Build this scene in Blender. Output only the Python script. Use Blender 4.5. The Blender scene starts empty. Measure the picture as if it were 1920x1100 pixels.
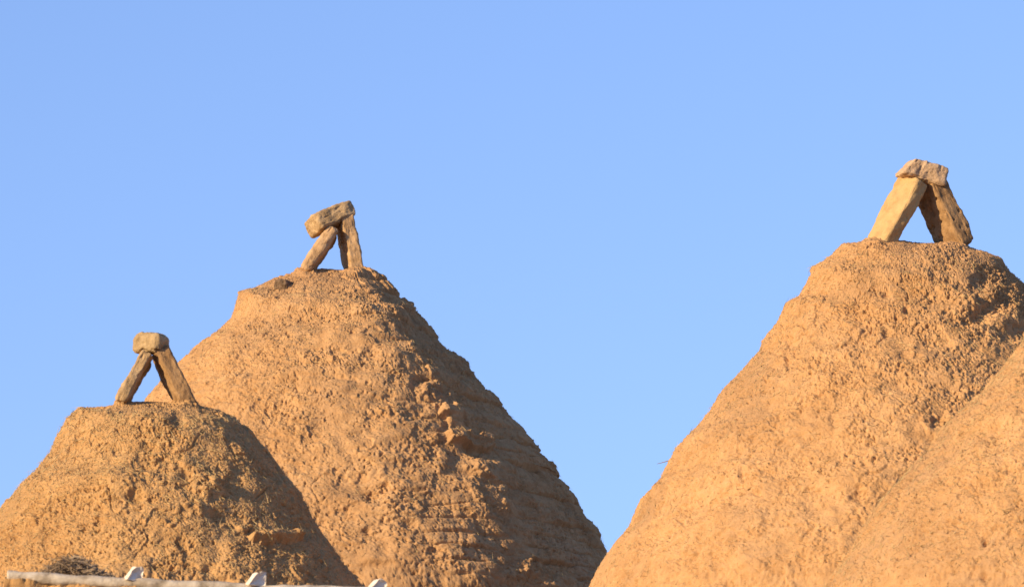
import bpy, bmesh, math, random
import numpy as np
from mathutils import Vector, Matrix

random.seed(7)
rng = np.random.default_rng(11)
sc = bpy.context.scene
COL = sc.collection
R = math.radians

# ------------------------------------------------------------------ camera
CAM = np.array([0.0, 0.0, 1.5]); PITCH = R(10.0); F = 9583.0      # focal length in photo pixels (1920 wide)
cam_d = bpy.data.cameras.new('camera'); cam = bpy.data.objects.new('camera', cam_d); COL.objects.link(cam)
cam.location = CAM; cam.rotation_euler = (R(90) + PITCH, 0, 0)
cam_d.sensor_width = 36.0; cam_d.lens = 36.0 * F / 1920.0
cam_d.clip_start = 0.5; cam_d.clip_end = 12000
sc.camera = cam
cam_d.dof.use_dof = True; cam_d.dof.focus_distance = 23.5; cam_d.dof.aperture_fstop = 10.0

# ------------------------------------------------------------------ light
SUN_EL, SUN_AZ = R(15.5), R(-53.0)          # azimuth from the direction scene -> camera, minus = left
to_sun = Vector((math.sin(SUN_AZ) * math.cos(SUN_EL), -math.cos(SUN_AZ) * math.cos(SUN_EL), math.sin(SUN_EL)))
w = bpy.data.worlds.new('World'); sc.world = w; w.use_nodes = True
nt = w.node_tree; nt.nodes.clear()
out = nt.nodes.new('ShaderNodeOutputWorld'); bg = nt.nodes.new('ShaderNodeBackground')
sky = nt.nodes.new('ShaderNodeTexSky'); sky.sky_type = 'NISHITA'; sky.sun_disc = False
sky.sun_elevation = SUN_EL; sky.sun_rotation = math.atan2(to_sun.x, to_sun.y)
sky.air_density = 1.0; sky.dust_density = 0.0; sky.ozone_density = 2.0; sky.altitude = 1500
wc = nt.nodes.new('ShaderNodeTexCoord'); wm = nt.nodes.new('ShaderNodeMapping')
wm.inputs['Location'].default_value = (0, 0, 0.07); wm.inputs['Scale'].default_value = (1, 1, 0.62)      # a flatter fall-off towards the horizon
nt.links.new(wc.outputs['Generated'], wm.inputs['Vector']); nt.links.new(wm.outputs[0], sky.inputs['Vector'])
tint = nt.nodes.new('ShaderNodeMix'); tint.data_type = 'RGBA'; tint.blend_type = 'MULTIPLY'; tint.inputs[0].default_value = 1.0
tint.inputs[7].default_value = (0.82, 0.83, 1.06, 1)          # the photograph's white balance for the sky
nt.links.new(sky.outputs[0], tint.inputs[6]); nt.links.new(tint.outputs[2], bg.inputs[0]); nt.links.new(bg.outputs[0], out.inputs[0])
bg.inputs[1].default_value = 0.128
sl = bpy.data.lights.new('sun', 'SUN'); sl.energy = 5.0; sl.angle = R(0.5); sl.color = (1.0, 0.79, 0.475)
so = bpy.data.objects.new('sun', sl); COL.objects.link(so); so.rotation_euler = to_sun.to_track_quat('Z', 'Y').to_euler()
sc.view_settings.view_transform = 'Standard'; sc.view_settings.look = 'None'
sc.view_settings.exposure = 0.57; sc.view_settings.gamma = 1.0
sc.cycles.filter_width = 1.5

# ------------------------------------------------------------------ pixel <-> world
RIGHT = np.array([1.0, 0, 0]); UP = np.array([0, -math.sin(PITCH), math.cos(PITCH)]); FWD = np.array([0, math.cos(PITCH), math.sin(PITCH)])
def at(px, py, Y):
    d = FWD + (px - 960) / F * RIGHT + (550 - py) / F * UP
    return CAM + d * (Y / d[1])
def project(P):
    q = P - CAM; z = q @ FWD
    return 960 + F * (q @ RIGHT) / z, 550 - F * (q @ UP) / z

# ------------------------------------------------------------------ noise (numpy)
_perm = np.random.default_rng(3).permutation(4096).astype(np.int64)
_grad = np.random.default_rng(4).normal(size=(4096, 3)); _grad /= np.linalg.norm(_grad, axis=1, keepdims=True)
_rnd = np.random.default_rng(5).random((4096, 3))
def _hash(i, j, k):
    return _perm[(_perm[(_perm[i & 4095] + j) & 4095] + k) & 4095]
def perlin(P):
    I = np.floor(P).astype(np.int64); f = P - I
    u = f * f * f * (f * (f * 6 - 15) + 10)
    r = 0
    for dx in (0, 1):
        wx = u[:, 0] if dx else 1 - u[:, 0]
        for dy in (0, 1):
            wy = u[:, 1] if dy else 1 - u[:, 1]
            for dz in (0, 1):
                wz = u[:, 2] if dz else 1 - u[:, 2]
                g = _grad[_hash(I[:, 0] + dx, I[:, 1] + dy, I[:, 2] + dz)]
                r = r + wx * wy * wz * (g[:, 0] * (f[:, 0] - dx) + g[:, 1] * (f[:, 1] - dy) + g[:, 2] * (f[:, 2] - dz))
    return r * 1.5
def fbm(P, o=3, gain=0.5):
    r = 0; a = 1.0
    for k in range(o):
        r = r + a * perlin(P * 2.03 ** k + 17.3 * k); a *= gain
    return r
def worley(P):
    I = np.floor(P).astype(np.int64); best = np.full(len(P), 9.0)
    for dx in (-1, 0, 1):
        for dy in (-1, 0, 1):
            for dz in (-1, 0, 1):
                J = I + (dx, dy, dz)
                q = J + _rnd[_hash(J[:, 0], J[:, 1], J[:, 2])] - P
                best = np.minimum(best, (q * q).sum(1))
    return np.sqrt(best)
def sstep(a, b, x):
    t = np.clip((x - a) / (b - a), 0, 1); return t * t * (3 - 2 * t)

# ------------------------------------------------------------------ helpers
def tag(o, label=None, cat=None, group=None, kind=None):
    if label: o['label'] = label
    if cat: o['category'] = cat
    if group: o['group'] = group
    if kind: o['kind'] = kind
    return o
def empty(name, loc):
    o = bpy.data.objects.new(name, None); COL.objects.link(o); o.location = loc; o.empty_display_size = 0.2
    return o
def mesh_obj(name, V, Fq, mat, parent=None, origin=(0, 0, 0), smooth=True):
    """V (n,3) world positions, Fq (m,k) faces -> ONE object whose origin is origin"""
    origin = np.asarray(origin, float); V = np.asarray(V, float) - origin
    me = bpy.data.meshes.new(name); k = Fq.shape[1]
    me.vertices.add(len(V)); me.vertices.foreach_set('co', V.astype(np.float32).ravel())
    me.loops.add(Fq.size); me.loops.foreach_set('vertex_index', Fq.astype(np.int32).ravel())
    me.polygons.add(len(Fq)); me.polygons.foreach_set('loop_start', np.arange(0, Fq.size, k, dtype=np.int32))
    if smooth: me.polygons.foreach_set('use_smooth', np.ones(len(Fq), bool))
    me.update(); me.validate(); me.materials.append(mat)
    o = bpy.data.objects.new(name, me); COL.objects.link(o)
    if parent:
        o.parent = parent; o.location = origin - np.array(parent.location)
    else: o.location = origin
    return o

# ------------------------------------------------------------------ materials
def earth(name, c_dark, c_mid, c_pale, bump=0.5, big=3.0, fine=70.0, straw=0.25, stain=0.0):
    m = bpy.data.materials.new(name); m.use_nodes = True; t = m.node_tree; N = t.nodes; L = t.links
    b = N['Principled BSDF']; b.inputs['Roughness'].default_value = 0.95; b.inputs['Specular IOR Level'].default_value = 0.1
    tc = N.new('ShaderNodeTexCoord')
    def noise(scale, det, rough=0.6):
        n = N.new('ShaderNodeTexNoise'); n.inputs['Scale'].default_value = scale; n.inputs['Detail'].default_value = det
        n.inputs['Roughness'].default_value = rough; L.new(tc.outputs['Object'], n.inputs['Vector']); return n
    n1 = noise(big, 5); n2 = noise(fine * 0.3, 6, 0.7); n3 = noise(fine * 2.2, 3, 0.7)
    r = N.new('ShaderNodeValToRGB'); e = r.color_ramp.elements
    e[0].position = 0.36; e[0].color = (*c_dark, 1); e[1].position = 0.66; e[1].color = (*c_pale, 1)
    k = e.new(0.5); k.color = (*c_mid, 1)
    ad = N.new('ShaderNodeMath'); ad.operation = 'MULTIPLY_ADD'; ad.inputs[1].default_value = 0.45
    L.new(n1.outputs['Fac'], ad.inputs[0])
    m2 = N.new('ShaderNodeMath'); m2.operation = 'MULTIPLY'; m2.inputs[1].default_value = 0.55; L.new(n2.outputs['Fac'], m2.inputs[0])
    L.new(m2.outputs[0], ad.inputs[2]); L.new(ad.outputs[0], r.inputs[0])
    # chopped straw in the mud: pale stretched flecks
    mp = N.new('ShaderNodeMapping'); mp.inputs['Scale'].default_value = (1, 1, 3.5); mp.inputs['Rotation'].default_value = (0.5, 0.7, 0.2)
    L.new(tc.outputs['Object'], mp.inputs['Vector'])
    ns = N.new('ShaderNodeTexNoise'); ns.inputs['Scale'].default_value = fine * 0.9; ns.inputs['Detail'].default_value = 2; L.new(mp.outputs[0], ns.inputs['Vector'])
    rs = N.new('ShaderNodeMapRange'); rs.inputs['From Min'].default_value = 0.60; rs.inputs['From Max'].default_value = 0.70; rs.inputs['To Max'].default_value = straw
    L.new(ns.outputs['Fac'], rs.inputs['Value'])
    mx = N.new('ShaderNodeMix'); mx.data_type = 'RGBA'; L.new(rs.outputs[0], mx.inputs[0]); L.new(r.outputs[0], mx.inputs[6])
    mx.inputs[7].default_value = (min(1, c_pale[0] * 1.25), min(1, c_pale[1] * 1.35), c_pale[2] * 1.3, 1)
    if stain:
        n4 = noise(1.7, 7, 0.62); r4 = N.new('ShaderNodeMapRange'); r4.inputs['From Min'].default_value = 0.50; r4.inputs['From Max'].default_value = 0.64; r4.inputs['To Max'].default_value = stain
        L.new(n4.outputs['Fac'], r4.inputs['Value']); m4 = N.new('ShaderNodeMix'); m4.data_type = 'RGBA'; L.new(r4.outputs[0], m4.inputs[0]); L.new(mx.outputs[2], m4.inputs[6])
        m4.inputs[7].default_value = (c_mid[0] * 0.66, c_mid[1] * 0.72, c_mid[2] * 0.90, 1); mx = m4          # grey weathered mud
    L.new(mx.outputs[2], b.inputs['Base Color'])
    bp = N.new('ShaderNodeBump'); bp.inputs['Strength'].default_value = bump; bp.inputs['Distance'].default_value = 0.006
    L.new(n3.outputs['Fac'], bp.inputs['Height'])
    bp2 = N.new('ShaderNodeBump'); bp2.inputs['Strength'].default_value = bump; bp2.inputs['Distance'].default_value = 0.012
    L.new(n2.outputs['Fac'], bp2.inputs['Height']); L.new(bp.outputs[0], bp2.inputs['Normal'])
    L.new(bp2.outputs[0], b.inputs['Normal'])
    return m
M = {}
M['mud_left'] = earth('ochre_mud', (0.36, 0.190, 0.077), (0.45, 0.252, 0.104), (0.53, 0.312, 0.141), 0.65, stain=0.36)
M['mud_mid'] = earth('tan_mud', (0.35, 0.186, 0.080), (0.45, 0.250, 0.112), (0.53, 0.312, 0.150), 0.65, stain=0.36)
M['mud_right'] = earth('orange_mud', (0.37, 0.194, 0.080), (0.47, 0.258, 0.114), (0.55, 0.316, 0.150), 0.65, stain=0.36)
M['brick_tan'] = earth('tan_adobe', (0.36, 0.225, 0.125), (0.50, 0.325, 0.190), (0.60, 0.405, 0.250), 0.5, 9, 90, 0.1)
M['brick_pale'] = earth('pale_adobe', (0.36, 0.215, 0.090), (0.48, 0.300, 0.130), (0.54, 0.350, 0.160), 0.4, 9, 90, 0.1)
M['brick_brown'] = earth('brown_adobe', (0.24, 0.150, 0.072), (0.41, 0.265, 0.135), (0.56, 0.380, 0.205), 0.5, 12, 90, 0.1)
M['brick_warm'] = earth('warm_adobe', (0.31, 0.185, 0.088), (0.47, 0.290, 0.150), (0.57, 0.370, 0.205), 0.5, 10, 90, 0.1)
M['brick_umber'] = earth('umber_adobe', (0.24, 0.155, 0.075), (0.38, 0.255, 0.130), (0.47, 0.325, 0.175), 0.5, 10, 90, 0.1)
M['brick_orange'] = earth('orange_adobe', (0.21, 0.115, 0.052), (0.33, 0.190, 0.088), (0.44, 0.265, 0.130), 0.5, 9, 90, 0.1)
M['ground'] = earth('dusty_ground', (0.26, 0.165, 0.085), (0.34, 0.215, 0.115), (0.42, 0.27, 0.15), 0.5, 0.4, 12, 0.1)
M['wood'] = earth('weathered_wood', (0.22, 0.17, 0.12), (0.40, 0.32, 0.24), (0.54, 0.45, 0.35), 0.4, 18, 60, 0.1)
M['brush'] = earth('dry_brush_stems', (0.19, 0.130, 0.082), (0.30, 0.210, 0.135), (0.40, 0.29, 0.19), 0.2, 6, 60, 0.1)
M['dark_stone'] = earth('dark_stone', (0.09, 0.055, 0.032), (0.14, 0.088, 0.052), (0.22, 0.14, 0.085), 0.4, 12, 90, 0.0)
M['straw'] = earth('straw', (0.40, 0.27, 0.13), (0.50, 0.35, 0.17), (0.60, 0.44, 0.23), 0.1, 5, 30, 0.0)
M['white'] = earth('white_paint', (0.62, 0.51, 0.39), (0.76, 0.65, 0.52), (0.82, 0.72, 0.59), 0.2, 10, 60, 0.0)

# ------------------------------------------------------------------ setting
def ground():
    n = 160
    s = np.linspace(-1, 1, n); s = np.sign(s) * np.abs(s) ** 3 * 4000
    X, Y = np.meshgrid(s, s + 20); P = np.stack([X.ravel(), Y.ravel(), np.zeros(n * n)], 1)
    d = np.hypot(P[:, 0], P[:, 1] - 20)
    P[:, 2] = 0.04 * fbm(P * 0.6) * np.exp(-d / 80) + 6 * perlin(P / 300 + 3) * sstep(80, 600, d) - 0.03
    i = np.arange(n * n).reshape(n, n); Q = np.stack([i[:-1, :-1], i[:-1, 1:], i[1:, 1:], i[1:, :-1]], -1).reshape(-1, 4)
    tag(mesh_obj('ground', P, Q, M['ground']), kind='structure')
ground()

# ------------------------------------------------------------------ beehive houses
def resample(C, ts):
    C = np.asarray(C, float); s = np.r_[0, np.cumsum(np.linalg.norm(np.diff(C, axis=0), axis=1))]; s /= s[-1]
    return np.stack([np.interp(ts, s, C[:, k]) for k in range(C.shape[1])], 1)
def smooth_curve(C, n):
    D = C.copy(); k = np.ones(2 * n + 1) / (2 * n + 1)
    for c in range(C.shape[1]):
        pad = np.r_[2 * C[0, c] - C[n:0:-1, c], C[:, c], 2 * C[-1, c] - C[-2:-n - 2:-1, c]]
        D[:, c] = np.convolve(pad, k, 'valid')
    return D

def house(label, mat, axis_px, Y, left, right, base_z, base_r, rough_dir=0.45, stamps=(), courses=0.0, rough=1.0, seed=0.0, vis=0.62, straw_n=7000, side_rough=0.35, shade_ridge=None, boxes=(), fs=1.0):
    """left / right: silhouette pixels from the top of the dome down to the frame's lower edge"""
    ax = at(axis_px, 700, Y)[0]
    def prof(pix, sgn):
        pts = []
        for px, py in pix:
            p = at(px, py, Y); pts.append((abs(p[0] - ax) if px != axis_px else 0.0, p[2]))
        r0, z0 = pts[-1]
        for k in (0.35, 0.7, 1.0):                        # the wall grows steeper below the frame
            pts.append((r0 + (base_r - r0) * math.sin(k * math.pi / 2) ** 0.9, z0 + (base_z - z0) * k))
        return pts
    # rows: dense where the photo sees the dome
    nv, nb = 640, 70
    def arc_frac(C, n_vis):
        C = np.asarray(C); l = np.linalg.norm(np.diff(C, axis=0), axis=1); return l[:n_vis - 1].sum() / l.sum()
    Lp, Rp = prof(left, -1), prof(right, 1)
    vis = max(arc_frac(Lp, len(left)), arc_frac(Rp, len(right))) + 0.02
    tv = np.r_[np.linspace(0, vis, nv), np.linspace(vis, 1, nb + 1)[1:]]
    Lc, Rc = resample(Lp, tv), resample(Rp, tv)
    Ls, Rs = smooth_curve(Lc, 16), smooth_curve(Rc, 16)
    Ls[0], Rs[0] = Lc[0], Rc[0]; Ls[:, 0] = np.maximum(Ls[:, 0], 0); Rs[:, 0] = np.maximum(Rs[:, 0], 0); Ls[0, 0] = Rs[0, 0] = 0
    # azimuths: 0 = towards the camera, + = right
    nf, nk = 1000, 120
    ph = np.r_[np.linspace(-1.75, 1.75, nf), np.linspace(1.75, 2 * math.pi - 1.75, nk + 2)[1:-1]]
    s = np.sin(ph)[None, :]; wgt = (1 + s) / 2
    det = np.abs(s) ** 4
    dL = (Lc - Ls); dR = (Rc - Rs)
    rad = Ls[:, :1] * (1 - wgt) + Rs[:, :1] * wgt + det * np.where(s < 0, dL[:, :1], dR[:, :1])
    zz = Ls[:, 1:] * (1 - wgt) + Rs[:, 1:] * wgt + det * np.where(s < 0, dL[:, 1:], dR[:, 1:])
    zz = zz - 0.19 * np.maximum(np.cos(ph), 0)[None, :] * np.minimum(rad, 0.45) * (1 - sstep(0.10, 0.34, tv))[:, None]   # the tops lean a little to the front
    nr, na = rad.shape
    P = np.stack([ax + rad * np.sin(ph), Y - rad * np.cos(ph), zz], -1)
    # analytic-ish normals from the grid
    du = np.roll(P, -1, 1) - np.roll(P, 1, 1); dv = np.gradient(P, axis=0)
    Nn = np.cross(du, dv); Nn /= np.maximum(np.linalg.norm(Nn, axis=-1, keepdims=True), 1e-9)
    Nn = -Nn if (Nn[nr // 2, :, 0] * np.sin(ph)).mean() < 0 else Nn
    Nn[0] = (0, 0, 1); Nn[1:4] = Nn[1:4] * 0.5 + np.array([0, 0, 0.5])
    P = P.reshape(-1, 3); Nn = Nn.reshape(-1, 3)
    q = (P + np.array([seed * 7.1, seed * 3.3, seed * 1.7])) * fs
    phf = np.broadcast_to(ph[None, :], (nr, na)).ravel()
    side = sstep(-0.5, rough_dir + 0.6, np.sin(phf)) * (np.cos(phf) > -0.6)
    rm = np.clip(0.45 + 0.75 * perlin(q * 2.6 + 9) + side_rough * side, 0.12, 1.25) * rough
    warp = np.stack([perlin(q * 9 + 31), perlin(q * 9 + 57), perlin(q * 9 + 83)], 1) * 0.03
    w2 = warp * 0.5 + np.stack([perlin(q * 40 + 11), perlin(q * 40 + 23), perlin(q * 40 + 47)], 1) * 0.008
    patch = perlin(q * 4.3 + 60)                                   # smooth smeared patches between crumbly ones
    rm = rm * (0.26 + 0.98 * sstep(-0.18, 0.32, patch))
    topfade = sstep(0.02, 0.16, np.broadcast_to(tv[:, None], (nr, na)).ravel())
    edge = 1 - 0.85 * np.abs(np.sin(phf)) ** 4
    d = (0.026 * perlin(q * 1.7) + 0.018 * fbm(q * 5.5, 3)) * topfade * edge
    if shade_ridge:                                                      # blunt upright swelling, added to bring shade onto its right flank
        p0, amp, wd_ = shade_ridge; pc = phf - p0 - 0.10 * perlin(np.stack([P[:, 2] * 2.3, P[:, 2] * 0 + seed, P[:, 2] * 0], 1)) - 0.13 * perlin(q * 5 + 300) - 0.10 * perlin(q * np.array([9, 9, 14]) + 330)
        d += amp * np.where(pc < 0, np.exp(-(pc / (1.8 * wd_)) ** 2), np.exp(-(pc / wd_) ** 2)) * topfade
        rm = rm * (1 - 0.25 * sstep(0.1, 0.5, pc))
    # layers of plaster, broken off with crisp edges
    lay = perlin(q * 2.7 + 13) + 0.40 * fbm(q * 13 + 5, 3)
    d += 0.009 * (sstep(-0.035, 0.035, lay) - 0.5) * topfade
    lay2 = perlin(q * np.array([4.5, 4.5, 6]) + 77) + 0.45 * fbm(q * 34 + 2, 3)
    off = sstep(0.24, 0.31, lay2); d -= 0.007 * off; rm = rm + 0.28 * off * rough
    cl = worley((q + warp) * 24)
    d += rm * 0.0045 * (0.55 - cl)
    cl2 = worley((q + w2) * np.array([48, 48, 56]) + 5)
    d += (0.10 + rm) * 0.005 * (0.5 - cl2)
    d += rm * 0.0048 * fbm(q * 42, 3, 0.8)
    d += (0.40 + 0.60 * rm) * 0.0056 * fbm((q + w2) * 105, 2, 0.9)
    # strokes of the smearing hand, horizontal in places and slanting in others
    d += (0.0022 + 0.0044 * (courses > 0)) * perlin((q + warp) * np.array([5, 5, 42])) * sstep(0.35, -0.25, patch)
    cc = np.stack([0.8 * q[:, 0] - 0.6 * q[:, 2], 0.6 * q[:, 0] + 0.8 * q[:, 2], q[:, 1]], 1) + warp * 0.6
    d += 0.0032 * perlin(cc * np.array([55, 9, 18])) * sstep(-0.05, 0.3, perlin(q * 3.3 + 140))
    # cracks and holes
    d -= 0.009 * sstep(0.030, 0.0, np.abs(perlin((q + warp) * 3.6 + 44))) * sstep(0.0, 0.3, perlin(q * 4 + 200))
    d -= 0.010 * sstep(0.42, 0.62, perlin((q + warp) * np.array([36, 36, 46]) + 3)) * np.clip(rm, 0, 1)
    d -= 0.013 * sstep(0.38, 0.56, perlin((q + w2) * np.array([58, 58, 72]) + 7)) * (0.15 + 0.85 * sstep(-0.1, 0.35, perlin(q * 6 + 90)))
    d -= 0.012 * sstep(0.42, 0.56, perlin((q + w2) * np.array([95, 70, 60]) + 71)) * (0.15 + 0.85 * sstep(0.0, 0.4, perlin(q * 5 + 20)))
    # mud brick courses showing through the worn plaster
    if courses > 0:
        h = 0.078; zc = P[:, 2] + 0.030 * perlin(q * 1.6 + 40) + 0.012 * perlin(q * 8 + 41)
        ci = np.floor(zc / h); fz = zc / h - ci
        bl = phf * 1.2 / 0.24 + 0.5 * (ci % 2) + 0.2 * np.sin(ci * 7.7); bi = np.floor(bl); fb = bl - bi
        rr = _rnd[_hash(ci.astype(np.int64), bi.astype(np.int64), np.full(len(P), int(seed * 9) + 2, np.int64))]
        rc = _rnd[_hash(ci.astype(np.int64), np.floor(bl / 2.7 + rr[:, 1] * 0).astype(np.int64), np.full(len(P), 77, np.int64))][:, 0]
        prof_ = sstep(0, 0.16, fz) * (1 - sstep(0.86, 1.0, fz)) * (0.75 + 0.25 * sstep(0, 0.05, fb) * (1 - sstep(0.95, 1, fb)))
        msk = np.clip(0.07 + 0.9 * side * np.maximum(sstep(-0.15, 0.45, perlin(q * 2.3 + 70) + 0.35 * np.sin(phf)), 0.75 * sstep(0.45, 0.85, np.sin(phf))), 0, 1)
        d += courses * msk * ((0.6 * rc + 0.4 * rr[:, 0] - 0.45) * 0.050 + 0.020 * (prof_ - 0.5))
    PX, PY = project(P); front = np.cos(phf) > -0.1
    for (sx, sy, rx, ry, dep) in stamps:
        g = ((PX - sx) / rx) ** 2 + ((PY - sy) / ry) ** 2
        g = g * (1 + 0.6 * perlin(q * 25 + sx)) + 0.5 * perlin(q * 45 + sy)
        d += front * (0.75 if dep < 0 else 1.0) * dep * np.exp(-np.maximum(g, 0) ** 1.5)
    for (x0, x1, y0, y1, dep, sf) in boxes:                        # bricks and broken edges standing out of the wall
        bx_ = PX + 9 * perlin(q * 14 + 3); by_ = PY + 5 * perlin(q * 14 + 31)
        d += front * dep * sstep(x0 - sf, x0 + sf, bx_) * sstep(x1 + sf, x1 - sf, bx_) * sstep(y0 - sf, y0 + sf, by_) * sstep(y1 + sf, y1 - sf, by_)
    fade = sstep(0.0, 0.05, rad.ravel())
    V = P + Nn * (d * (0.25 + 0.75 * fade))[:, None]
    V.reshape(nr, na, 3)[0] = V.reshape(nr, na, 3)[0].mean(0)
    i = np.arange(nr * na).reshape(nr, na); j = np.roll(i, -1, 1)
    Q = np.stack([i[:-1], i[1:], j[1:], j[:-1]], -1).reshape(-1, 4)
    root = empty('beehive_house', (ax, Y, 0)); tag(root, label, 'house', 'mud beehive houses')
    mesh_obj('dome', V, Q, mat, root, (ax, Y, base_z))
    # square battered base of mud walls under the dome
    n = 60; hw = base_r + 0.02; pts = []
    rows = np.linspace(0, 1, 40)
    tt = np.linspace(0, 4, 4 * n, endpoint=False); k = np.floor(tt); f = tt - k
    cx = np.select([k == 0, k == 1, k == 2, k == 3], [2 * f - 1, 1 + 0 * f, 1 - 2 * f, -1 + 0 * f]); cy = np.select([k == 0, k == 1, k == 2, k == 3], [-1 + 0 * f, 2 * f - 1, 1 + 0 * f, 1 - 2 * f])
    for r_ in rows:
        g = hw - 0.08 * r_
        pts.append(np.stack([ax + cx * g, Y + cy * g, np.full_like(cx, -0.1 + (base_z + 0.15) * r_)], 1))
    pts.append(np.stack([ax + cx * (hw - 0.2), Y + cy * (hw - 0.2), np.full_like(cx, base_z + 0.06)], 1))
    pts.append(np.stack([ax + cx * 0.02, Y + cy * 0.02, np.full_like(cx, base_z + 0.05)], 1))
    W = np.concatenate(pts); W[:, :2] += (np.stack([perlin(W * 2.2), perlin(W * 2.2 + 50)], 1)) * 0.04
    i = np.arange(len(W)).reshape(len(pts), -1); j = np.roll(i, -1, 1)
    Qb = np.stack([i[:-1], j[:-1], j[1:], i[1:]], -1).reshape(-1, 4)
    mesh_obj('base_wall', W, Qb, mat, root, (ax, Y, 0))
    # chopped straw standing out of the plaster
    if straw_n:
        cand = np.where(front & (topfade > 0.6) & (PY < 1130) & (PY > 0) & (PX > -60) & (PX < 1980))[0]
        pick = rng.choice(cand, straw_n); A = V[pick]; n_ = Nn[pick]
        dirv = rng.normal(size=(straw_n, 3)); dirv -= (dirv * n_).sum(1, keepdims=True) * n_
        dirv /= np.linalg.norm(dirv, axis=1, keepdims=True)
        dirv += n_ * rng.uniform(0.0, 0.45, (straw_n, 1)) ** 2 * 2
        ln = rng.uniform(0.006, 0.030, (straw_n, 1)) + 0.03 * (rng.random((straw_n, 1)) < 0.12); wd = rng.uniform(0.0007, 0.0015, (straw_n, 1))
        sd = np.cross(dirv, n_); sd /= np.maximum(np.linalg.norm(sd, axis=1, keepdims=True), 1e-6)
        A0 = A + n_ * 0.001
        VV = np.stack([A0 - sd * wd, A0 + sd * wd, A0 + n_ * wd * 1.5, A0 + dirv * ln], 1).reshape(-1, 3)
        b = np.arange(straw_n)[:, None] * 4
        T = np.concatenate([b + np.array([[0, 1, 3]]), b + np.array([[1, 2, 3]]), b + np.array([[2, 0, 3]])])
        so_ = mesh_obj('straw', VV, T, M['straw'], root, (ax, Y, base_z), smooth=False); so_['kind'] = 'stuff'
    def surf(px, py):
        c = np.where(front)[0]; X_, Y_ = project(V[c]); k = c[np.argmin((X_ - px) ** 2 + (Y_ - py) ** 2 + 1e3 * (Nn[c][:, 1] > 0.3))]
        return V[k], Nn[k]
    return root, surf

# ------------------------------------------------------------------ adobe bricks
def brick_mesh(L, Wd, T, r, seed, rough=0.003, bend=0.0, pits=0.004, wear=0.7):
    bm = bmesh.new(); bmesh.ops.create_cube(bm, size=2)
    bmesh.ops.subdivide_edges(bm, edges=bm.edges[:], cuts=35, use_grid_fill=True)
    bm.verts.ensure_lookup_table()
    V = np.array([v.co[:] for v in bm.verts]); Fq = np.array([[v.index for v in f.verts] for f in bm.faces]); bm.free()
    h = np.array([Wd, T, L]) / 2
    q = V * h
    inner = np.clip(q, -(h - r), h - r); dv = q - inner; ln = np.linalg.norm(dv, axis=1, keepdims=True); dn = dv / np.maximum(ln, 1e-9)
    # grid points near the edges fold onto the rounded corner
    p = inner + dn * r
    s = p + seed * 5.3
    corner = (np.abs(V) > 0.75).sum(1)
    p = p * (1 + 0.10 * np.stack([perlin(s * 5 + 1), perlin(s * 5 + 2), perlin(s * 4 + 3)], 1))
    chip = sstep(0.1, 0.5, perlin(s * 17 + 8)) * np.clip(corner - 1, 0, 2) * 0.007 * wear
    d = 0.007 * fbm(s * 11, 2) + rough * fbm(s * 42, 3, 0.6) - pits * sstep(0.38, 0.55, perlin(s * 42 + 4)) - chip
    p = p + dn * d[:, None]
    p[:, 1] += bend * (p[:, 2] / (L / 2)) ** 2
    return p, Fq
def brick(label, mat, bottom, top, Y, Wd, T, roll, lean_y=0.0, over=1.0, seed=0, r=0.018, normal_left=True, **kw):
    """a brick whose long axis runs from pixel `bottom` to pixel `top`; its broad face looks left (or right), turned `roll` degrees to the camera"""
    A = at(*bottom, Y); B = at(*top, Y + lean_y); a = B - A; L = np.linalg.norm(a) * over; a /= np.linalg.norm(a); c = (A + B) / 2
    tocam = -FWD - a * (-(FWD @ a)); tocam /= np.linalg.norm(tocam)
    n0 = np.cross(a, tocam); n0 /= np.linalg.norm(n0)
    if (n0[0] > 0) == normal_left: n0 = -n0
    n = math.cos(R(roll)) * n0 + math.sin(R(roll)) * tocam
    b = np.cross(n, a)
    p, Fq = brick_mesh(L, Wd, T, r, seed, **kw)
    V = c + p @ np.stack([b, n, a])
    if np.linalg.det(np.stack([b, n, a])) < 0: Fq = Fq[:, ::-1]
    o = mesh_obj('adobe_brick', V, Fq, mat, None, c)
    return tag(o, label, 'brick', 'adobe bricks stacked on the dome tops')
def cap(label, mat, center, Y, L, H, D, yaw, tilt, seed=0, r=0.02, slant=0.0, **kw):
    """a brick lying on top; yaw > 0 turns its left end to the camera, tilt > 0 lifts its right end"""
    c = at(*center, Y)
    ex = Vector((1, 0, 0)); rot = Matrix.Rotation(R(-tilt), 3, 'Y') @ Matrix.Rotation(R(-yaw), 3, 'Z')
    ax = np.array(rot @ Vector((1, 0, 0))); ay = np.array(rot @ Vector((0, 1, 0))); az = np.array(rot @ Vector((0, 0, 1)))
    p, Fq = brick_mesh(L, D, H, r, seed, **kw)          # local x = depth, y = height, z = length
    p[:, 2] += slant * np.clip(-p[:, 2] / (L / 2), 0, 1) * (p[:, 1] + H / 2)
    V = c + p @ np.stack([ay, az, ax])
    o = mesh_obj('adobe_brick', V, Fq, mat, None, c)
    return tag(o, label, 'brick', 'adobe bricks stacked on the dome tops')

def jut(parent, surf, px, py, w, h, dep, mat, seed, name='projecting_brick', sink=0.5, rot=0.0):
    p, n = surf(px, py)
    nh = np.array([n[0], n[1], 0]); nh /= np.linalg.norm(nh)
    t = np.array([-nh[1], nh[0], 0]); up = np.array([0, 0, 1.0])
    t, up = t * math.cos(rot) + up * math.sin(rot), up * math.cos(rot) - t * math.sin(rot)
    q, Fq = brick_mesh(w, dep, h, min(h, w) * 0.25, seed, rough=0.005, pits=0.006)
    c = p + nh * dep * (0.5 - sink)
    V = c + q @ np.stack([nh, up, t])
    if np.linalg.det(np.stack([nh, up, t])) < 0: Fq = Fq[:, ::-1]
    return mesh_obj(name, V, Fq, mat, parent, c)

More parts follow.
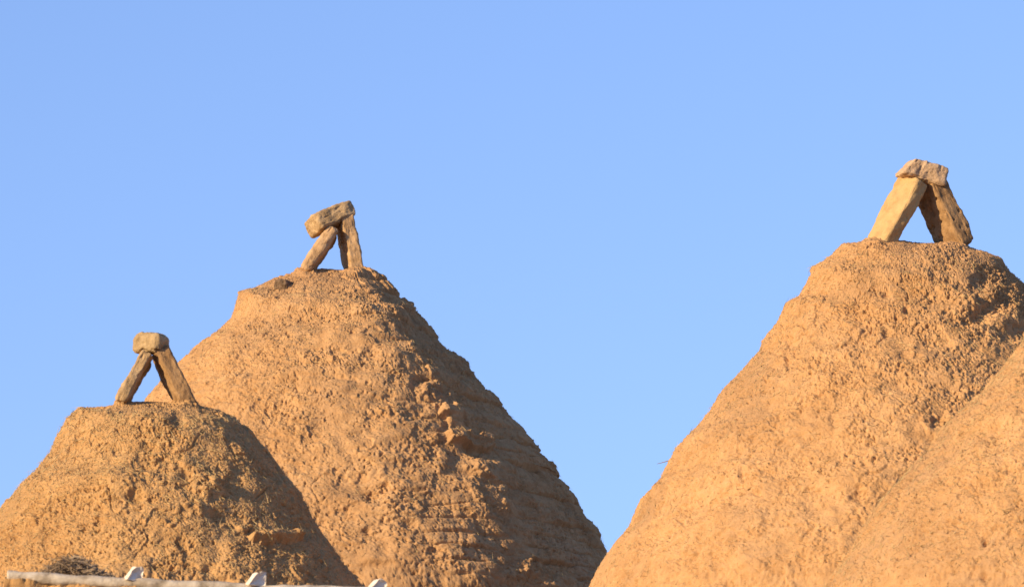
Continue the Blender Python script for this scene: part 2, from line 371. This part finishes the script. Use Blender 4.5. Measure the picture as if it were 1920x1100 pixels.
# --- left house
h1, s1 = house('lowest mud beehive house, at the left behind the grey pole, its stack of bricks small', M['mud_left'], 300, 19.0,
    [(300, 753), (250, 753), (215, 762), (150, 766), (130, 785), (112, 815), (98, 842), (70, 880), (35, 910), (20, 935), (0, 962), (-30, 1010), (-65, 1060), (-95, 1105)],
    [(300, 753), (360, 758), (410, 768), (445, 785), (475, 815), (510, 860), (535, 895), (560, 925), (580, 965), (600, 1000), (635, 1045), (688, 1105)],
    2.35, 1.5, stamps=[(332, 788, 14, 12, -.03), (275, 832, 16, 10, -.022), (252, 932, 18, 12, -.025), (350, 895, 18, 14, -.022), (340, 1014, 12, 10, -.02), (420, 1085, 26, 9, -.03),
        (400, 910, 22, 14, .02), (300, 805, 30, 18, .015), (225, 905, 40, 25, .018), (440, 900, 20, 30, -.02), (410, 965, 18, 14, -.02), (310, 1060, 20, 6, -.02), (224, 757, 18, 7, .022), (350, 759, 20, 7, .022), (395, 1062, 14, 8, -.022)],
    boxes=[(420, 500, 1008, 1130, .026, 20), (470, 565, 1003, 1016, .036, 4)], rough=0.8, side_rough=0.1, fs=1.15, seed=1.3, vis=0.46)
# --- middle house
h2, s2 = house('tall mud beehive house in the middle, worn brick courses on its shaded right side', M['mud_mid'], 650, 27.0,
    [(650, 507), (600, 504), (560, 508), (515, 520), (480, 537), (448, 548), (440, 575), (432, 597), (408, 620), (377, 647), (349, 674), (318, 704), (281, 748), (252, 790), (210, 850), (165, 915), (110, 1010), (62, 1105)],
    [(650, 507), (690, 510), (715, 522), (735, 545), (765, 575), (775, 590), (800, 612), (825, 640), (852, 668), (880, 688), (890, 710), (915, 742), (935, 760), (950, 790), (980, 820), (1005, 845), (1010, 860), (1035, 880), (1042, 905), (1075, 940), (1088, 975), (1110, 1000), (1135, 1045), (1170, 1105)],
    2.9, 2.0, stamps=[(752, 640, 16, 18, -.03), (773, 742, 12, 12, -.035), (775, 780, 22, 20, -.03), (800, 755, 28, 18, .035), (845, 790, 24, 16, .03), (690, 677, 10, 8, -.02), (760, 1000, 12, 9, -.03), (697, 938, 12, 10, -.022),
        (809, 1046, 14, 10, -.025), (890, 885, 22, 22, .04), (560, 700, 60, 10, .008), (990, 1070, 20, 20, .025), (545, 770, 14, 10, -.015), (700, 1070, 40, 6, -.02), (720, 580, 18, 14, -.018), (570, 509, 18, 7, .025), (664, 513, 20, 7, .025)],
    courses=1.0, shade_ridge=(0.40, 0.075, 0.25), boxes=[(826, 914, 823, 846, .045, 3), (735, 768, 574, 586, .018, 3), (812, 862, 776, 796, .03, 4)], rough=0.8, seed=2.1, vis=0.55)
jut(h2, s2, 534, 537, 0.080, 0.06, 0.11, M['dark_stone'], 9, name='projecting_stone', sink=0.5)
# --- right house
h3, s3 = house('tallest mud beehive house, at the right with a large pale brick leaning on its top', M['mud_right'], 1745, 22.5,
    [(1745, 456), (1690, 451), (1640, 451), (1580, 458), (1560, 480), (1522, 502), (1515, 530), (1500, 555), (1475, 570), (1462, 600), (1430, 640), (1420, 665), (1385, 705), (1355, 735), (1330, 775), (1290, 820), (1265, 840), (1250, 870), (1235, 905), (1205, 930), (1195, 955), (1180, 990), (1150, 1025), (1125, 1065), (1103, 1105)],
    [(1745, 456), (1800, 462), (1850, 472), (1880, 485), (1895, 510), (1920, 535), (1950, 570), (2000, 640), (2060, 720), (2130, 810), (2200, 900), (2290, 1030), (2345, 1105)],
    2.6, 1.95, stamps=[(1662, 618, 9, 9, -.03), (1700, 575, 6, 9, -.03), (1845, 585, 24, 16, -.05), (1835, 540, 20, 22, -.035), (1900, 620, 30, 18, -.05), (1812, 575, 26, 22, .03), (1760, 790, 16, 14, -.035), (1610, 925, 14, 16, -.035),
        (1420, 925, 8, 5, -.025), (1562, 785, 9, 14, -.02), (1440, 968, 9, 14, -.012), (1660, 545, 8, 8, -.025), (1880, 560, 16, 20, -.03), (1700, 660, 12, 12, -.015), (1475, 675, 5, 12, -.025), (1640, 456, 22, 8, .02), (1790, 462, 26, 8, .018), (1715, 458, 20, 6, -.012)],
    rough=1.0, fs=1.3, seed=3.7, vis=0.56, rough_dir=0.3)
# --- nearer house at the right edge
h4, s4 = house('nearest beehive house at the right edge, only its smooth sunlit left slope showing', M['mud_right'], 2140, 18.7,
    [(2140, 470), (2085, 474), (2045, 500), (2010, 545), (1975, 582), (1920, 640), (1880, 690), (1840, 735), (1800, 775), (1765, 805), (1740, 845), (1700, 890), (1650, 945), (1620, 990), (1590, 1040), (1560, 1085), (1548, 1105)],
    [(2140, 470), (2200, 476), (2240, 505), (2280, 560), (2360, 650), (2440, 745), (2530, 850), (2600, 945), (2670, 1040), (2710, 1105)],
    2.3, 1.6, stamps=[(1845, 1010, 5, 10, -.03), (1840, 1075, 6, 8, -.025)], rough=0.9, fs=1.45, seed=5.2, vis=0.5, straw_n=4500)
# twig poking out of the right house's left edge
def tube(pts, rad, n=5):
    pts = np.asarray(pts, float); V = []; m = len(pts)
    rad = np.broadcast_to(rad, m)
    for k in range(m):
        t = pts[min(k + 1, m - 1)] - pts[max(k - 1, 0)]; t /= np.linalg.norm(t)
        u = np.cross(t, (0.3, 0.2, 0.93)); u /= np.linalg.norm(u); v = np.cross(t, u)
        a = np.arange(n) * 2 * math.pi / n
        V.append(pts[k] + rad[k] * (np.cos(a)[:, None] * u + np.sin(a)[:, None] * v))
    V = np.concatenate(V); i = np.arange(m * n).reshape(m, n); j = np.roll(i, -1, 1)
    return V, np.stack([i[:-1], j[:-1], j[1:], i[1:]], -1).reshape(-1, 4)
tv_, tq_ = tube([at(1262, 860, 22.5), at(1250, 864, 22.5), at(1240, 867, 22.49), at(1232, 869, 22.48)], [.002, .002, .0015, .001])
mesh_obj('twig', tv_, tq_, M['brush'], h3, at(1262, 860, 22.5))

# --- bricks: right stack
brick('large pale yellow adobe brick leaning right on the tallest dome, sunlit on its broad face', M['brick_pale'], (1645, 464), (1712, 340), 22.38, 0.155, 0.070, 33, lean_y=0.06, seed=1, r=0.014, rough=0.0035, pits=0.003)
brick('pitted rusty brown adobe brick leaning left on the tallest dome, its inner face in shadow', M['brick_orange'], (1798, 466), (1743, 350), 22.5, 0.175, 0.094, 34, seed=2, r=0.016, pits=0.012)
cap('tan adobe brick tilted down to the right, topmost on the tallest dome', M['brick_tan'], (1727, 323), 22.45, 0.212, 0.086, 0.14, -15, -14, slant=0.55, seed=3, r=0.014)
# --- bricks: middle stack
brick('rounded tan adobe brick leaning right on the middle dome', M['brick_warm'], (571, 513), (625, 432), 26.90, 0.16, 0.068, -8, lean_y=0.05, seed=4, r=0.024)
brick('steep narrow adobe brick standing at the right of the middle stack', M['brick_warm'], (665, 516), (646, 408), 27.0, 0.17, 0.078, 17, seed=5, r=0.014)
cap('mottled grey brown brick tilted up to the right on top of the middle stack', M['brick_brown'], (621, 409), 26.97, 0.238, 0.098, 0.16, -24, 27, seed=6, r=0.014)
# --- bricks: left stack
brick('thin dark brown adobe brick leaning right on the lowest dome', M['brick_brown'], (224, 762), (276, 668), 18.92, 0.12, 0.042, -6, lean_y=0.05, seed=7, r=0.010)
brick('orange brown adobe brick leaning left on the lowest dome, dark along its inner edge', M['brick_orange'], (352, 766), (300, 660), 19.0, 0.14, 0.062, 15, seed=8, r=0.012)
cap('short rounded adobe block on top of the lowest stack, its right end in shadow', M['brick_umber'], (284, 645), 18.97, 0.125, 0.078, 0.10, 33, -3, seed=9, r=0.030, wear=1.5)

# --- foreground: mud wall, pole with white pegs, dry brush
YW = 17.1
def mud_wall():
    A = at(10, 1090, YW); B = at(620, 1112, YW); n = 260; m = 60; dep = 0.35
    s = np.linspace(0, 1, n); z = A[2] + (B[2] - A[2]) * s; x = A[0] + (B[0] - A[0]) * s
    ring = []
    prof = [(-0.02, 0.0)] + [(0, k) for k in np.linspace(0, 0.999, 70)] + [(0.03, 1.0)] + [(y_, 1.005) for y_ in np.linspace(0.06, dep - 0.06, 24)] + [(dep, 0.99), (dep, 0.6), (dep, 0.0)]
    for (dy, k) in prof:
        kk = k if k < 0.5 else k
        ring.append(np.stack([x, np.full(n, YW - 0.03 + dy), -0.1 + (z + 0.1) * (kk ** 0.35 if k <= 1 else k)], 1))
    V = np.concatenate(ring); d = 0.016 * fbm(V * 14, 4) - 0.012 * sstep(.3, .5, perlin(V * 25))
    V[:, 2] += d * (V[:, 2] > 1); V[:, 1] -= 0.02 * fbm(V * 12 + 4, 3) + 0.01 * fbm(V * 50, 2)
    i = np.arange(len(V)).reshape(len(prof), n)
    Q = np.stack([i[:-1, :-1], i[:-1, 1:], i[1:, 1:], i[1:, :-1]], -1).reshape(-1, 4)
    # end caps
    o = mesh_obj('mud_wall', V, Q, M['mud_left'], None, (A[0], YW, 0))
    bm = bmesh.new(); bm.from_mesh(o.data); e = [x_ for x_ in bm.edges if x_.is_boundary]; bmesh.ops.holes_fill(bm, edges=e, sides=0); bmesh.ops.recalc_face_normals(bm, faces=bm.faces[:]); bm.to_mesh(o.data); bm.free()
    return tag(o, 'low rough mud wall under the grey pole at the lower left', 'wall')
mud_wall()
pole_px = [(14, 1080), (60, 1082), (130, 1086), (240, 1093), (330, 1098), (420, 1102), (560, 1107), (700, 1111), (800, 1114)]
pp = resample([at(x, y, YW - 0.02) for x, y in pole_px], np.linspace(0, 1, 220))
pp[:, 2] += 0.004 * fbm(pp * 5, 2)
pv, pq = tube(pp, 0.021 + 0.006 * fbm(pp * 7 + 2, 3), 18)
pv += np.stack([perlin(pv * np.array([20, 120, 120]) + 9 * k) for k in range(3)], 1) * 0.0025
pr = empty('wooden_pole', pp[0]); tag(pr, 'weathered grey wooden pole with white wedge pegs along the lower left edge', 'pole')
po = mesh_obj('shaft', pv, pq, M['wood'], pr, pp[0])
bm = bmesh.new(); bm.from_mesh(po.data); bmesh.ops.holes_fill(bm, edges=[e for e in bm.edges if e.is_boundary], sides=0); bm.to_mesh(po.data); bm.free()
def peg(px, py, wpx, hpx, cut=0.0):
    A = at(px, py, YW - 0.02); k = (YW) / F; W_, H_ = wpx * k, hpx * k; dp = 0.04
    # wedge outline (x, z), sloping on the left, upright on the right
    o = [(-W_ * 0.55, 0), (W_ * 0.45, 0), (W_ * 0.45, H_ * (0.95 - cut)), (W_ * 0.30, H_ * (1 - cut)), (W_ * 0.12, H_), (-W_ * 0.02, H_ * 0.9)]
    bm = bmesh.new()
    f = bm.faces.new([bm.verts.new((x, -dp / 2, z)) for x, z in o]); ex = bmesh.ops.extrude_face_region(bm, geom=[f])
    bmesh.ops.translate(bm, vec=(0, dp, 0), verts=[v for v in ex['geom'] if isinstance(v, bmesh.types.BMVert)])
    bmesh.ops.recalc_face_normals(bm, faces=bm.faces[:])
    # slot cut into the camera side
    fr = min((f_ for f_ in bm.faces if len(f_.verts) == 6), key=lambda f_: f_.calc_center_median().y)
    r_ = bmesh.ops.inset_individual(bm, faces=[fr], thickness=W_ * 0.13, depth=-0.008)
    bmesh.ops.bevel(bm, geom=[e for e in bm.edges if e.calc_face_angle(0) > 0.6], offset=0.0025, segments=2, affect='EDGES')
    bmesh.ops.triangulate(bm, faces=bm.faces[:])
    bmesh.ops.subdivide_edges(bm, edges=[e for e in bm.edges if e.calc_length() > 0.008], cuts=2)
    co = np.array([v.co[:] for v in bm.verts]); nn = np.stack([perlin(co * 60 + px + k * 9) for k in range(3)], 1) * 0.006 + np.stack([perlin(co * 170 + px + k * 9) for k in range(3)], 1) * 0.0025
    for v, n_ in zip(bm.verts, nn): v.co += Vector(n_)
    me = bpy.data.meshes.new('peg'); bm.to_mesh(me); bm.free(); me.materials.append(M['white'])
    ob = bpy.data.objects.new('peg', me); COL.objects.link(ob); ob.parent = pr; ob.location = A - np.array(pr.location); ob.rotation_euler = (0, R(2), R(33))
peg(250, 1088, 36, 27); peg(479, 1098, 36, 27); peg(706, 1106, 36, 22, 0.12)
# dry brush behind the pole
def brush():
    P0 = at(138, 1082, YW + 0.25); V = []; Q = []; off = 0
    k = YW / F
    for t in range(2600):
        u = rng.normal(0, 0.5); x = np.clip(u, -1.0, 1.3) * 80 * k; y = rng.normal(0, 0.06)
        top = math.exp(-(x / (56 * k)) ** 2) * 47 * k + 3 * k
        b = P0 + np.array([x, y, -0.03 + (top + 0.01) * rng.uniform(0, 0.95)])
        dr = rng.normal(size=3) * (1, 0.7, 0.45); dr *= rng.uniform(0.010, 0.026) / np.linalg.norm(dr)
        v, q = tube([b - dr, b + rng.normal(0, 0.003, 3), b + dr], [0.0016, 0.0020, 0.0010], 3); V.append(v); Q.append(q + off); off += len(v)
    for t in range(14):
        b = P0 + np.array([rng.normal(0, 25 * k), rng.normal(0, 0.04), -0.02]); dr = np.array([rng.normal(0, 0.03), 0, rng.uniform(0.05, 0.085)])
        v, q = tube([b, b + dr * 0.5 + rng.normal(0, 0.004, 3), b + dr], [0.0014, 0.0012, 0.0007], 3); V.append(v); Q.append(q + off); off += len(v)
    return tag(mesh_obj('dry_brush', np.concatenate(V), np.concatenate(Q), M['brush'], None, P0), 'low dark heap of dry brush behind the left end of the grey pole', 'brush')
brush()
